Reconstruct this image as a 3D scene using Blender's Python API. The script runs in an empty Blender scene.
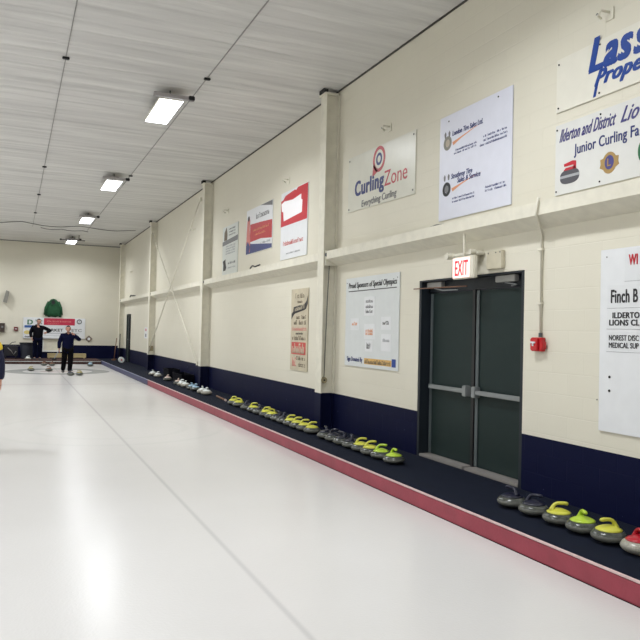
import bpy, bmesh, math, random
from mathutils import Vector, Matrix
random.seed(7)
C = bpy.context.scene.collection
PI = math.pi
W = 4.757          # inner face of the right wall
YB = 36.0          # inner face of the end wall
ZC = 5.45          # ceiling
ZI = -0.15         # ice surface (walkways are at z = 0)
BX = 3.67          # face of the side bumper
CX = 1.56          # centre line of the sheet
XL = -13.0         # left wall
YN = -8.0          # wall behind the camera

# ------------------------------------------------------------------ materials
def lin(c):
    return tuple(((v/255)/12.92 if v/255 <= .04045 else (((v/255)+.055)/1.055)**2.4) for v in c)
MATS = {}
def mat(name, rgb, rough=.6, metal=0., var=.06, scale=8., bump=0., bscale=60., emit=0., spec=.5, coat=0.):
    if name in MATS: return MATS[name]
    m = bpy.data.materials.new(name); m.use_nodes = True
    nt = m.node_tree; b = nt.nodes['Principled BSDF']
    c = lin(rgb)
    b.inputs['Roughness'].default_value = rough; b.inputs['Metallic'].default_value = metal
    b.inputs['Specular IOR Level'].default_value = spec
    b.inputs['Coat Weight'].default_value = coat
    tc = nt.nodes.new('ShaderNodeTexCoord')
    if emit:
        b.inputs['Base Color'].default_value = (*c, 1)
        b.inputs['Emission Color'].default_value = (*c, 1); b.inputs['Emission Strength'].default_value = emit
    else:
        n = nt.nodes.new('ShaderNodeTexNoise'); n.inputs['Scale'].default_value = scale; n.inputs['Detail'].default_value = 4
        nt.links.new(tc.outputs['Object'], n.inputs['Vector'])
        r = nt.nodes.new('ShaderNodeValToRGB')
        r.color_ramp.elements[0].position = .3; r.color_ramp.elements[1].position = .7
        r.color_ramp.elements[0].color = (*[v*(1-var) for v in c], 1)
        r.color_ramp.elements[1].color = (*[min(1, v*(1+var)) for v in c], 1)
        nt.links.new(n.outputs['Fac'], r.inputs['Fac']); nt.links.new(r.outputs['Color'], b.inputs['Base Color'])
    if bump:
        n2 = nt.nodes.new('ShaderNodeTexNoise'); n2.inputs['Scale'].default_value = bscale
        nt.links.new(tc.outputs['Object'], n2.inputs['Vector'])
        bp = nt.nodes.new('ShaderNodeBump'); bp.inputs['Strength'].default_value = bump; bp.inputs['Distance'].default_value = .01
        nt.links.new(n2.outputs['Fac'], bp.inputs['Height']); nt.links.new(bp.outputs['Normal'], b.inputs['Normal'])
    MATS[name] = m
    return m

class NT:
    """small helper to write node maths"""
    def __init__(s, m): s.nt = m.node_tree
    def new(s, t): return s.nt.nodes.new(t)
    def put(s, sock, v):
        if isinstance(v, bpy.types.NodeSocket): s.nt.links.new(v, sock)
        else: sock.default_value = v
    def m(s, op, a, b=0., c=0.):
        n = s.new('ShaderNodeMath'); n.operation = op
        s.put(n.inputs[0], a); s.put(n.inputs[1], b)
        if op in ('COMPARE', 'MULTIPLY_ADD'): s.put(n.inputs[2], c)
        return n.outputs[0]
    def band(s, v, c, hw, soft):       # 1 within hw of c, soft edge
        d = s.m('ABSOLUTE', s.m('SUBTRACT', v, c))
        n = s.new('ShaderNodeMapRange'); n.interpolation_type = 'SMOOTHSTEP'
        s.put(n.inputs['Value'], d); n.inputs['From Min'].default_value = hw; n.inputs['From Max'].default_value = hw+soft
        n.inputs['To Min'].default_value = 1; n.inputs['To Max'].default_value = 0
        return n.outputs[0]
    def mix(s, f, a, b):
        n = s.new('ShaderNodeMix'); n.data_type = 'RGBA'
        s.put(n.inputs[0], f)
        for k, v in ((6, a), (7, b)):
            s.put(n.inputs[k], v if isinstance(v, bpy.types.NodeSocket) else (*v, 1))
        return n.outputs[2]

def wall_mat(name, horiz, cream=(226, 222, 206), navy=(16, 20, 50), band=.56):
    m = bpy.data.materials.new(name); m.use_nodes = True; n = NT(m); nt = m.node_tree
    b = nt.nodes['Principled BSDF']
    tc = n.new('ShaderNodeTexCoord'); sp = n.new('ShaderNodeSeparateXYZ'); nt.links.new(tc.outputs['Object'], sp.inputs[0])
    cb = n.new('ShaderNodeCombineXYZ'); nt.links.new(sp.outputs[horiz], cb.inputs[0]); nt.links.new(sp.outputs[2], cb.inputs[1])
    br = n.new('ShaderNodeTexBrick'); nt.links.new(cb.outputs[0], br.inputs['Vector'])
    for k, v in (('Scale', 1.), ('Mortar Size', .006), ('Mortar Smooth', .6), ('Brick Width', .4), ('Row Height', .2)): br.inputs[k].default_value = v
    c = lin(cream)
    br.inputs['Color1'].default_value = (*c, 1); br.inputs['Color2'].default_value = (*[v*.985 for v in c], 1)
    br.inputs['Mortar'].default_value = (*[v*.975 for v in c], 1)
    no = n.new('ShaderNodeTexNoise'); no.inputs['Scale'].default_value = 1.3; no.inputs['Detail'].default_value = 5
    nt.links.new(tc.outputs['Object'], no.inputs['Vector'])
    dirt = n.mix(n.m('MULTIPLY', no.outputs['Fac'], .16), br.outputs['Color'], lin((190, 180, 155)))
    f = n.m('LESS_THAN', sp.outputs[2], band)
    sc = n.new('ShaderNodeTexNoise'); sc.inputs['Scale'].default_value = 9.; sc.inputs['Detail'].default_value = 6
    nt.links.new(tc.outputs['Object'], sc.inputs['Vector'])
    scuff = n.m('MULTIPLY', n.m('GREATER_THAN', sc.outputs['Fac'], .72), .5)
    nav = n.mix(scuff, lin(navy), lin((95, 100, 130)))
    nt.links.new(n.mix(f, dirt, nav), b.inputs['Base Color'])
    b.inputs['Roughness'].default_value = .5; nt.links.new(n.m('SUBTRACT', .35, n.m('MULTIPLY', f, .27)), b.inputs['Specular IOR Level'])
    fine = n.new('ShaderNodeTexNoise'); fine.inputs['Scale'].default_value = 45.; nt.links.new(tc.outputs['Object'], fine.inputs['Vector'])
    h = n.m('ADD', n.m('MULTIPLY', br.outputs['Fac'], -1.), n.m('MULTIPLY', fine.outputs['Fac'], .35))
    bp = n.new('ShaderNodeBump'); bp.inputs['Strength'].default_value = .28; bp.inputs['Distance'].default_value = .005
    nt.links.new(h, bp.inputs['Height']); nt.links.new(bp.outputs['Normal'], b.inputs['Normal'])
    return m

def ice_mat():
    m = bpy.data.materials.new('pebbled_ice'); m.use_nodes = True; n = NT(m); nt = m.node_tree
    b = nt.nodes['Principled BSDF']
    tc = n.new('ShaderNodeTexCoord'); sp = n.new('ShaderNodeSeparateXYZ'); nt.links.new(tc.outputs['Object'], sp.inputs[0])
    x, y = sp.outputs[0], sp.outputs[1]
    no = n.new('ShaderNodeTexNoise'); no.inputs['Scale'].default_value = .7; no.inputs['Detail'].default_value = 6
    nt.links.new(tc.outputs['Object'], no.inputs['Vector'])
    col = n.mix(no.outputs['Fac'], lin((216, 214, 212)), lin((207, 205, 202)))
    def dist(cy):
        dx = n.m('SUBTRACT', x, CX); dy = n.m('SUBTRACT', y, cy)
        return n.m('SQRT', n.m('ADD', n.m('MULTIPLY', dx, dx), n.m('MULTIPLY', dy, dy)))
    r = dist(28.1)
    col = n.mix(n.m('MULTIPLY', n.band(r, 1.52, .29, .04), .75), col, lin((128, 134, 134)))
    col = n.mix(n.m('MULTIPLY', n.band(r, 0., .6, .04), .45), col, lin((160, 140, 135)))
    col = n.mix(n.m('MULTIPLY', n.band(r, 0., .15, .03), .6), col, lin((235, 235, 235)))
    r2 = dist(12.4)
    for rad, a in ((1.83, .07), (1.22, .06)):
        col = n.mix(n.m('MULTIPLY', n.band(r2, rad, .02, .07), a), col, lin((150, 165, 160)))
    for c, hw, soft, a, k in ((21.9, .03, .05, .3, (150, 120, 120)), (28.1, .01, .02, .5, (110, 110, 115)), (30.0, .01, .02, .5, (110, 110, 115)),
                              ):
        col = n.mix(n.m('MULTIPLY', n.band(y, c, hw, soft), a), col, lin(k))
    col = n.mix(n.m('MULTIPLY', n.band(x, CX, .002, .034), .24), col, lin((120, 118, 125)))
    nt.links.new(col, b.inputs['Base Color'])
    b.inputs['Roughness'].default_value = .22; b.inputs['Specular IOR Level'].default_value = .5; b.inputs['IOR'].default_value = 1.31
    pb = n.new('ShaderNodeTexNoise'); pb.inputs['Scale'].default_value = 55.; pb.inputs['Detail'].default_value = 2
    nt.links.new(tc.outputs['Object'], pb.inputs['Vector'])
    bp = n.new('ShaderNodeBump'); bp.inputs['Strength'].default_value = .25; bp.inputs['Distance'].default_value = .004
    nt.links.new(pb.outputs['Fac'], bp.inputs['Height']); nt.links.new(bp.outputs['Normal'], b.inputs['Normal'])
    return m

def ceiling_mat():
    m = bpy.data.materials.new('white_insulation_sheet'); m.use_nodes = True; n = NT(m); nt = m.node_tree
    b = nt.nodes['Principled BSDF']
    tc = n.new('ShaderNodeTexCoord'); mp = n.new('ShaderNodeMapping'); nt.links.new(tc.outputs['Object'], mp.inputs[0])
    mp.inputs['Scale'].default_value = (.35, 5., 1); mp.inputs['Rotation'].default_value = (0, 0, .03)
    a = n.new('ShaderNodeTexNoise'); a.inputs['Scale'].default_value = 1.2; a.inputs['Detail'].default_value = 6; a.inputs['Distortion'].default_value = .4
    nt.links.new(mp.outputs[0], a.inputs['Vector'])
    col = n.mix(a.outputs['Fac'], lin((166, 165, 162)), lin((244, 243, 239)))
    nt.links.new(col, b.inputs['Base Color'])
    b.inputs['Roughness'].default_value = .42; b.inputs['Specular IOR Level'].default_value = .5
    bp = n.new('ShaderNodeBump'); bp.inputs['Strength'].default_value = .8; bp.inputs['Distance'].default_value = .06
    nt.links.new(a.outputs['Fac'], bp.inputs['Height']); nt.links.new(bp.outputs['Normal'], b.inputs['Normal'])
    return m

def granite(name, base, fleck):
    m = bpy.data.materials.new(name); m.use_nodes = True; n = NT(m); nt = m.node_tree
    b = nt.nodes['Principled BSDF']
    tc = n.new('ShaderNodeTexCoord'); sp = n.new('ShaderNodeSeparateXYZ'); nt.links.new(tc.outputs['Object'], sp.inputs[0])
    no = n.new('ShaderNodeTexNoise'); no.inputs['Scale'].default_value = 140.; no.inputs['Detail'].default_value = 3
    nt.links.new(tc.outputs['Object'], no.inputs['Vector'])
    f = n.new('ShaderNodeMapRange'); nt.links.new(no.outputs['Fac'], f.inputs[0]); f.inputs[1].default_value = .45; f.inputs[2].default_value = .65
    col = n.mix(f.outputs[0], lin(base), lin(fleck))
    band = n.band(sp.outputs[2], .055, .014, .01)          # the rough striking band
    col = n.mix(n.m('MULTIPLY', band, .4), col, lin((128, 128, 120)))
    nt.links.new(col, b.inputs['Base Color'])
    b.inputs['Roughness'].default_value = .22
    nt.links.new(n.m('ADD', .2, n.m('MULTIPLY', band, .35)), b.inputs['Roughness'])
    return m

M = dict(
    wall=wall_mat('painted_block_side', 1), wall_end=wall_mat('painted_block_end', 0, band=.62),
    ice=ice_mat(), ceil=ceiling_mat(), gran=granite('dark_granite', (58, 62, 58), (98, 100, 92)),
    gran_l=granite('pale_granite', (150, 146, 134), (185, 180, 168)),
    cream=mat('cream_paint', (226, 222, 206), .45), navy=mat('navy_paint', (16, 20, 50), .5, spec=.1),
    mat=mat('dark_rubber_mat', (19, 25, 40), .95, spec=.15, bump=.6, bscale=180, var=.15), redmat=mat('end_carpet', (70, 48, 44), .95, bump=.5, var=.2),
    bred=mat('red_foam', (148, 58, 72), .5, var=.12, scale=5, bump=.2, bscale=40), bblue=mat('blue_foam', (48, 52, 92), .5, var=.12),
    edge=mat('worn_foam_edge', (214, 188, 186), .6, var=.1, scale=20), edgeb=mat('worn_blue_edge', (150, 152, 174), .6),
    door=mat('dark_green_door', (30, 44, 43), .55, spec=.25, var=.04), frame=mat('dark_door_frame', (22, 30, 38), .5), alu=mat('grey_aluminium', (136, 140, 140), .45, metal=.2),
    steel=mat('dull_steel', (88, 96, 98), .5, metal=.2), thresh=mat('worn_threshold', (136, 132, 128), .6, metal=.1),
    black=mat('black_plastic', (22, 22, 25), .5), dark=mat('dark_gap', (30, 30, 30), .8), grey=mat('grey_plastic', (112, 112, 108), .5),
    white=mat('white_board', (228, 230, 232), .35, var=.02), pale=mat('clear_board', (228, 225, 212), .35, var=.02), offw=mat('off_white_board', (222, 222, 218), .25, var=.02),
    blueish=mat('cool_white_board', (222, 224, 236), .3, var=.02),
    yellow=mat('yellow_handle', (206, 204, 74), .35), lime=mat('lime_handle', (180, 208, 62), .3), redh=mat('red_handle', (176, 22, 40), .3),
    navyh=mat('navy_handle', (20, 23, 44), .3), whiteh=mat('white_handle', (232, 238, 236), .35), blueh=mat('pale_blue_handle', (170, 200, 220), .35), pinkh=mat('pinkish_handle', (205, 185, 175), .4),
    oliveh=mat('olive_handle', (150, 140, 84), .4), brown=mat('brown_wood', (120, 84, 62), .6), wood=mat('light_wood', (196, 178, 132), .6),
    red=mat('sign_red', (196, 38, 52), .4), blue=mat('sign_blue', (12, 62, 146), .4), pblue=mat('sign_navy', (52, 62, 120), .4), dgrey=mat('sign_grey', (120, 120, 122), .5),
    purple=mat('ink_purple', (74, 72, 132), .5), ink=mat('black_ink', (36, 36, 40), .5), lgrey=mat('pale_grey_ink', (170, 172, 176), .5), orange=mat('sign_orange', (226, 158, 116), .5),
    gold=mat('emblem_gold', (168, 138, 84), .5), beige=mat('poster_beige', (196, 186, 162), .7, var=.12, scale=4), pbrown=mat('poster_brown', (112, 100, 84), .7), pred=mat('poster_red', (196, 82, 76), .6), ppink=mat('poster_pink', (206, 130, 122), .6),
    green=mat('green_cloth', (26, 78, 46), .85, bump=.5, bscale=30, var=.2), greens=mat('sign_green', (40, 110, 66), .5), sblue=mat('strip_blue', (50, 92, 160), .5), syel=mat('blob_yellow', (222, 204, 130), .5),
    bannr=mat('banner_red', (188, 44, 72), .5),
    exitw=mat('exit_face', (255, 222, 214), .4, emit=.55), exitr=mat('exit_letters', (236, 30, 48), .4, emit=.75),
    firered=mat('fire_red', (196, 34, 42), .3),
    lamp=mat('lamp_lens', (244, 249, 255), .4, emit=5.), housing=mat('lamp_housing', (170, 166, 166), .5),
    skin=mat('skin', (190, 140, 118), .55), hair=mat('dark_hair', (38, 30, 28), .7), jnavy=mat('navy_jacket_cloth', (11, 15, 44), .9, spec=.1, var=.15), jblack=mat('black_jacket_cloth', (11, 11, 18), .9, spec=.1, var=.15),
    tblack=mat('black_trousers', (13, 11, 15), .95, spec=.1), tnavy=mat('dark_navy_trousers', (10, 13, 34), .95, spec=.1), shoe=mat('grey_shoe', (70, 70, 72), .7), yelc=mat('yellow_cloth', (226, 196, 48), .8),
    bin=mat('dark_grey_bin', (40, 44, 56), .6), darknavy=mat('dark_frame', (24, 24, 34), .6),
)
M['screw'] = M['dark']

# ------------------------------------------------------------------ helpers
def mesh_of(bm, name):
    bmesh.ops.recalc_face_normals(bm, faces=bm.faces[:])
    me = bpy.data.meshes.new(name); bm.to_mesh(me); bm.free(); return me
def obj(name, bm, m, parent=None, smooth=False):
    me = bm if isinstance(bm, bpy.types.Mesh) else mesh_of(bm, name)
    if m is not None:
        me.materials.clear(); me.materials.append(m)
    if smooth:
        for p in me.polygons: p.use_smooth = True
    o = bpy.data.objects.new(name, me); C.objects.link(o)
    if parent: o.parent = parent
    return o
def part(name, bm, m, root, smooth=False):
    """bm is in world coordinates; the part keeps them relative to the empty at the thing's base"""
    o = obj(name, bm, m, root, smooth)
    off = Vector((0, 0, 0)); p = root
    while p: off += p.location; p = p.parent
    o.data.transform(Matrix.Translation(-off))
    return o
def tag(o, label, cat, group=None, kind=None):
    o['label'] = label; o['category'] = cat
    if group: o['group'] = group
    if kind: o['kind'] = kind
    return o
def struct(o): o['kind'] = 'structure'; return o
def thing(name, label, cat, loc=(0, 0, 0), group=None):
    o = bpy.data.objects.new(name, None); C.objects.link(o); o.location = loc; o.empty_display_size = .1
    return tag(o, label, cat, group)
def lab(o, s): o['label'] = s; return o
def box(bm, x0, x1, y0, y1, z0, z1, bev=0.):
    vs = [bm.verts.new(p) for p in ((x0,y0,z0),(x1,y0,z0),(x1,y1,z0),(x0,y1,z0),(x0,y0,z1),(x1,y0,z1),(x1,y1,z1),(x0,y1,z1))]
    fs = [bm.faces.new([vs[i] for i in q]) for q in ((0,3,2,1),(4,5,6,7),(0,1,5,4),(1,2,6,5),(2,3,7,6),(3,0,4,7))]
    if bev:
        es = list({e for f in fs for e in f.edges})
        bmesh.ops.bevel(bm, geom=es, offset=bev, segments=2, affect='EDGES')
    return bm
def B(*a, bev=0.): return box(bmesh.new(), *a, bev=bev)
def cyl(bm, p, q, r, n=12, r2=None):
    p, q = Vector(p), Vector(q); d = q-p; z = d.normalized()
    a = z.orthogonal().normalized(); b = z.cross(a); r2 = r if r2 is None else r2
    A = [bm.verts.new(p+(a*math.cos(2*PI*i/n)+b*math.sin(2*PI*i/n))*r) for i in range(n)]
    Bv = [bm.verts.new(q+(a*math.cos(2*PI*i/n)+b*math.sin(2*PI*i/n))*r2) for i in range(n)]
    for i in range(n):
        bm.faces.new((A[i], A[(i+1) % n], Bv[(i+1) % n], Bv[i]))
    bm.faces.new(A[::-1]); bm.faces.new(Bv)
    return bm
def CY(*a, **k): return cyl(bmesh.new(), *a, **k)
def tube(bm, pts, r, n=8):
    pts = [Vector(p) for p in pts]; rings = []
    up = Vector((0, 0, 1)); prev = None
    for i, p in enumerate(pts):
        t = (pts[min(i+1, len(pts)-1)]-pts[max(i-1, 0)]).normalized()
        if prev is None:
            a = t.orthogonal().normalized()
        else:
            a = (prev-t*prev.dot(t)).normalized()
        prev = a; b = t.cross(a)
        rr = r[i] if isinstance(r, (list, tuple)) else r
        rings.append([bm.verts.new(p+(a*math.cos(2*PI*k/n)+b*math.sin(2*PI*k/n))*rr) for k in range(n)])
    for R0, R1 in zip(rings, rings[1:]):
        for k in range(n): bm.faces.new((R0[k], R0[(k+1) % n], R1[(k+1) % n], R1[k]))
    bm.faces.new(rings[0][::-1]); bm.faces.new(rings[-1])
    return bm
def lathe(bm, prof, n=40, c=(0, 0)):
    rings = [[bm.verts.new((c[0]+r*math.cos(2*PI*k/n), c[1]+r*math.sin(2*PI*k/n), z)) for k in range(n)] for r, z in prof]
    for R0, R1 in zip(rings, rings[1:]):
        for k in range(n): bm.faces.new((R0[k], R0[(k+1) % n], R1[(k+1) % n], R1[k]))
    bm.faces.new(rings[0][::-1]); bm.faces.new(rings[-1])
    return bm

# surfaces signs are fixed to: h = horizontal coordinate along the wall, z, d = distance out of the wall
class Face:
    def __init__(s, kind, plane): s.k = kind; s.p = plane
    def pt(s, h, z, d): return (s.p-d, h, z) if s.k == 'side' else (h, s.p-d, z)
    def sgn(s): return -1 if s.k == 'side' else 1      # direction of h when reading left to right
RW = Face('side', W); EW = Face('end', YB)
def prism(bm, face, pts, d0, d1):
    A = [bm.verts.new(face.pt(h, z, d0)) for h, z in pts]; Bv = [bm.verts.new(face.pt(h, z, d1)) for h, z in pts]
    n = len(pts)
    for i in range(n): bm.faces.new((A[i], A[(i+1) % n], Bv[(i+1) % n], Bv[i]))
    bm.faces.new(A); bm.faces.new(Bv)
    return bm
def rect(h0, h1, z0, z1): return [(h0, z0), (h1, z0), (h1, z1), (h0, z1)]
def PR(face, pts, d0, d1): return prism(bmesh.new(), face, pts, d0, d1)
def disc(face, h, z, rh, rz, n=28, a0=0, a1=2*PI):
    return [(h+rh*math.cos(a0+(a1-a0)*i/n), z+rz*math.sin(a0+(a1-a0)*i/n)) for i in range(n)]
def annulus(bm, face, h, z, r0, r1, d0, d1, n=32, sz=1.):
    def ring(r, d): return [bm.verts.new(face.pt(h+r*math.cos(2*PI*i/n), z+r*sz*math.sin(2*PI*i/n), d)) for i in range(n)]
    a, b, c, e = ring(r0, d0), ring(r1, d0), ring(r1, d1), ring(r0, d1)
    for P, Q in ((a, b), (b, c), (c, e), (e, a)):
        for i in range(n): bm.faces.new((P[i], P[(i+1) % n], Q[(i+1) % n], Q[i]))
    return bm

def glyph_mesh(txt, shear, bold):
    cu = bpy.data.curves.new('lettering', 'FONT'); cu.body = txt; cu.size = 1; cu.shear = shear; cu.space_character = 1+1.6*bold; cu.extrude = .5; cu.resolution_u = 3
    o = bpy.data.objects.new('lettering', cu); C.objects.link(o)
    dg = bpy.context.evaluated_depsgraph_get(); me = bpy.data.meshes.new_from_object(o.evaluated_get(dg))
    bpy.data.objects.remove(o); bpy.data.curves.remove(cu)
    return me
def text(txt, face, hl, hr, z, cap, d, m, root, shear=0., bold=0., name='lettering', rise=0., th=.002):
    """letters from hl (left when read) to hr with baseline z, capital height cap"""
    me = glyph_mesh(txt, shear, bold)
    if bold:        # heavier strokes: the outline laid over itself with small shifts
        b2 = bmesh.new(); k5 = bold*.8
        for q5, (dx, dy) in enumerate(((-k5, -k5*.5), (k5, -k5*.5), (-k5, k5*.5), (k5, k5*.5), (0, 0))):
            m3 = me.copy(); m3.transform(Matrix.Translation((dx, dy, .3*q5))); b2.from_mesh(m3); bpy.data.meshes.remove(m3)
        b2.to_mesh(me); b2.free()
    xs = [v.co.x for v in me.vertices]; x0, x1 = min(xs), max(xs)
    s = face.sgn(); L = (hr-hl)*s; k = L/(x1-x0)
    for v in me.vertices:
        u = (v.co.x-x0)*k; w = v.co.y*cap/.69
        v.co = face.pt(hl+s*u, z+w+rise*u/L, d+th*(v.co.z+.5))
    me.update()
    return part(name, me, m, root)
def scribble(face, hl, hr, z, h, d, m, root, name='small_print', rise=0., dens=.75):
    """print too small to read in the photograph: rows of letter-like strokes"""
    bm = bmesh.new(); s = face.sgn(); L = (hr-hl)*s; u = 0
    while u < L-h*.3:
        w = h*random.uniform(.35, .6)
        if random.random() < dens+.1:
            zz = z+rise*u/L; hh = h*random.choice((.7, .7, 1.))
            def q(u0, u1, z0, z1):
                prism(bm, face, rect(hl+s*(u+u0), hl+s*(u+u1), zz+z0, zz+z1), d, d+.001)
            t = h*.16
            q(0, t, 0, hh)
            k = random.random()
            if k < .5: q(t, w*.8, hh-t, hh)
            if k > .25: q(t, w*.8, 0, t)
            if k > .4: q(w*.8-t, w*.8, 0, hh*.7)
        u += w
    return part(name, bm, m, root)
def board(root, face, h0, h1, z0, z1, m, name='board', d=.004, th=.012, skew=0.):
    s = face.sgn()
    return part(name, PR(face, [(h0, z0), (h1, z0+skew), (h1, z1+skew), (h0, z1)], d, d+th), m, root)
def screws(root, face, pts, d=.016, r=.009, m=None):
    for h, z in pts:
        part('screw', CY(face.pt(h, z, d-.002), face.pt(h, z, d+.005), r, n=8), m or M['screw'], root)

# ------------------------------------------------------------------ the setting
bm = bmesh.new()
DY0, DY1, DZ = 5.84, 7.885, 2.22
box(bm, W, W+.25, YN, DY0, 0, ZC); box(bm, W, W+.25, DY0, DY1, DZ, ZC); box(bm, W, W+.25, DY1, YB+.25, 0, ZC)
struct(obj('wall_right', bm, M['wall']))
struct(obj('wall_far', B(XL, W, YB, YB+.25, 0, ZC), M['wall_end']))
struct(obj('wall_left', B(XL-.25, XL, YN, YB+.25, ZI, ZC), M['cream']))
struct(obj('wall_near', B(XL, W+.25, YN-.25, YN, ZI, ZC), M['cream']))
struct(obj('ceiling', B(XL-.25, W+.25, YN-.25, YB+.25, ZC, ZC+.1), M['ceil']))
YE = 33.3
struct(obj('ice_sheet', B(XL, BX, YN, YE, ZI-.1, ZI), M['ice']))
struct(obj('side_walkway', B(BX+.03, W, YN, YB, ZI-.1, 0), M['mat']))
struct(obj('end_walkway', B(XL, BX+.03, YE+.05, YB, ZI-.1, 0), M['redmat']))
# dark gap where the ceiling sheets meet the side wall
struct(obj('trim_1', B(W-.018, W, YN, YB, ZC-.02, ZC), mat('trim_grey', (70, 68, 64), .7)))
struct(obj('trim_2', B(XL, W-.03, YB-.02, YB, ZC-.03, ZC), M['grey']))

# seams of the ceiling sheets with their clips
clips = {.6: (10.96, 18.75, 22.83, 26.6), 2.67: (10.88, 18.76, 26.6)}
for i, sx in enumerate((.6, 2.67)):
    bm = B(sx-.006, sx+.006, YN, 30.5, ZC-.012, ZC)
    t = thing('ceiling_seam', ('thin dark seam strip along the ceiling, left of the lamps', 'thin dark seam strip along the ceiling, right beside the lamps')[i], 'ceiling seam', (sx, 11, ZC), 'seams of the ceiling sheets')
    part('strip', bm, mat('seam_grey', (150, 148, 144), .6), t)
    for cy in clips[sx]:
        part('clip', B(sx-.05, sx+.05, cy-.03, cy+.03, ZC-.035, ZC-.004, bev=.008), M['black'], t)

# bumpers along the sheet
def bumper(name, x0, x1, y0, y1, z1, body, edge, label, cat='bumper', group='foam bumpers around the ice'):
    t = thing(name, label, cat, ((x0+x1)/2, (y0+y1)/2, ZI), group)
    along = (y1-y0) > (x1-x0)
    part('foam_body', B(x0, x1, y0, y1, ZI, z1-.004, bev=.012), body, t)
    if along: part('top_edge', B(x0-.003, x0+.02, y0+.01, y1-.01, z1-.012, z1+.004, bev=.004), edge, t)
    else: part('top_edge', B(x0+.01, x1-.01, y0-.003, y0+.02, z1-.012, z1+.004, bev=.004), edge, t)
bumper('side_bumper', BX, BX+.045, YN, 21.3, .012, M['bred'], M['edge'], 'long red foam bumper between the ice and the dark walkway')
bumper('side_bumper', BX, BX+.045, 21.3, YE, .012, M['bblue'], M['edgeb'], 'blue far end of the foam bumper between the ice and the walkway')
bumper('end_bumper', -5.2, BX, YE, YE+.05, -.03, M['redmat'], M['whiteh'], 'low dark bumper with white edge across the far end of the ice')
bumper('divider_bumper', -.66, -.60, 5, 21.3, ZI+.07, M['bred'], M['edge'], 'red foam divider at the left side of the sheet')
bumper('divider_bumper', -.66, -.60, 21.3, YE, ZI+.07, M['bblue'], M['edgeb'], 'blue far end of the foam divider at the left side of the sheet')

# steel columns, girts between them
COLS = [2.5, 10.45, 18.4, 26.3, 34.25]
CF = 4.524
col_lab = ['cream steel column with navy foot, right of the double door', 'cream steel column with navy foot, nearest one, left of the double door', 'cream steel column with navy foot, between the small posters and the crossed rods',
           'cream steel column with navy foot, behind the crossed rods', 'cream steel column at the far corner behind the propped brooms']
for i, cy in enumerate(COLS):
    t = thing('steel_column', col_lab[i], 'column', (CF+.1, cy+.12, 0), 'cream steel columns along the right wall')
    for nm, z0, z1, m in (('shaft', .56, 5.36, M['cream']), ('painted_foot', .012, .56, M['navy'])):
        bm = bmesh.new()
        box(bm, CF, CF+.018, cy, cy+.24, z0, z1); box(bm, CF+.018, W-.004, cy+.06, cy+.09, z0, z1); box(bm, W-.02, W-.002, cy, cy+.24, z0, z1)
        part(nm, bm, m, t)
    part('base_plate', B(CF-.02, W-.002, cy-.02, cy+.26, 0, .012), M['navy'], t)
    part('top_plate', B(CF-.03, W-.03, cy-.01, cy+.25, 5.36, 5.385), M['cream'], t)
    part('seat_bracket', B(CF-.05, CF+.03, cy+.02, cy+.2, 5.385, ZC-.002), M['dark'], t)
    # clamp where the girt meets the column
    if i:
        bm = B(CF+.02, CF+.1, cy-.05, cy+.0, 2.74, 2.80, bev=.006); cyl(bm, (CF+.06, cy-.09, 2.77), (CF+.06, cy+.02, 2.77), .014)
        part('girt_clamp', bm, M['steel'], t)
gl = ['cream wall beam over the double door', 'cream wall beam between the nearest and the second column', 'cream wall beam crossing the bay of crossed rods', 'cream wall beam in the farthest bay']
for i in range(4):
    y0 = COLS[i]+.26; y1 = COLS[i+1]-.02
    t = thing('wall_beam', gl[i], 'beam', (W, (y0+y1)/2, 2.72), 'cream beams between the columns')
    bm = bmesh.new(); sec = ((4.555, 2.70), (4.555, 2.828), (W-.001, 2.828), (W-.001, 2.605))
    ra, rb_ = ([bm.verts.new((x, yy, z)) for x, z in sec] for yy in (y0, y1))
    for k in range(4): bm.faces.new((ra[k], ra[(k+1) % 4], rb_[(k+1) % 4], rb_[k]))
    bm.faces.new(ra); bm.faces.new(rb_)
    part('beam', bm, M['cream'], t)
    part('end_plate', B(4.545, W-.001, y1-.015, y1+.01, 2.60, 2.84), M['cream'], t)
    part('end_plate', B(4.545, W-.001, y0-.01, y0+.015, 2.60, 2.84), M['cream'], t)
# crossed rods between column 3 and 4
for a, b, l in (((4.53, 26.15, 5.0), (4.53, 18.8, .62), 'thin cream brace rod falling from far top to near bottom'), ((4.50, 26.15, .62), (4.50, 18.8, 5.0), 'thin cream brace rod rising from far bottom to near top')):
    t = thing('brace_rod', l, 'brace rod', b, 'crossed brace rods on the right wall')
    part('rod', CY(a, b, .016, n=10), M['cream'], t, True)
    A, Bq = Vector(a), Vector(b); q = A.lerp(Bq, .12)
    part('turnbuckle', CY(q, A.lerp(Bq, .16), .035, n=8), M['cream'], t)
    for e in (a, b): part('end_lug', B(e[0]-.02, CF+.12, e[1]-.05, e[1]+.05, e[2]-.05, e[2]+.05), M['cream'], t)

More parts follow.
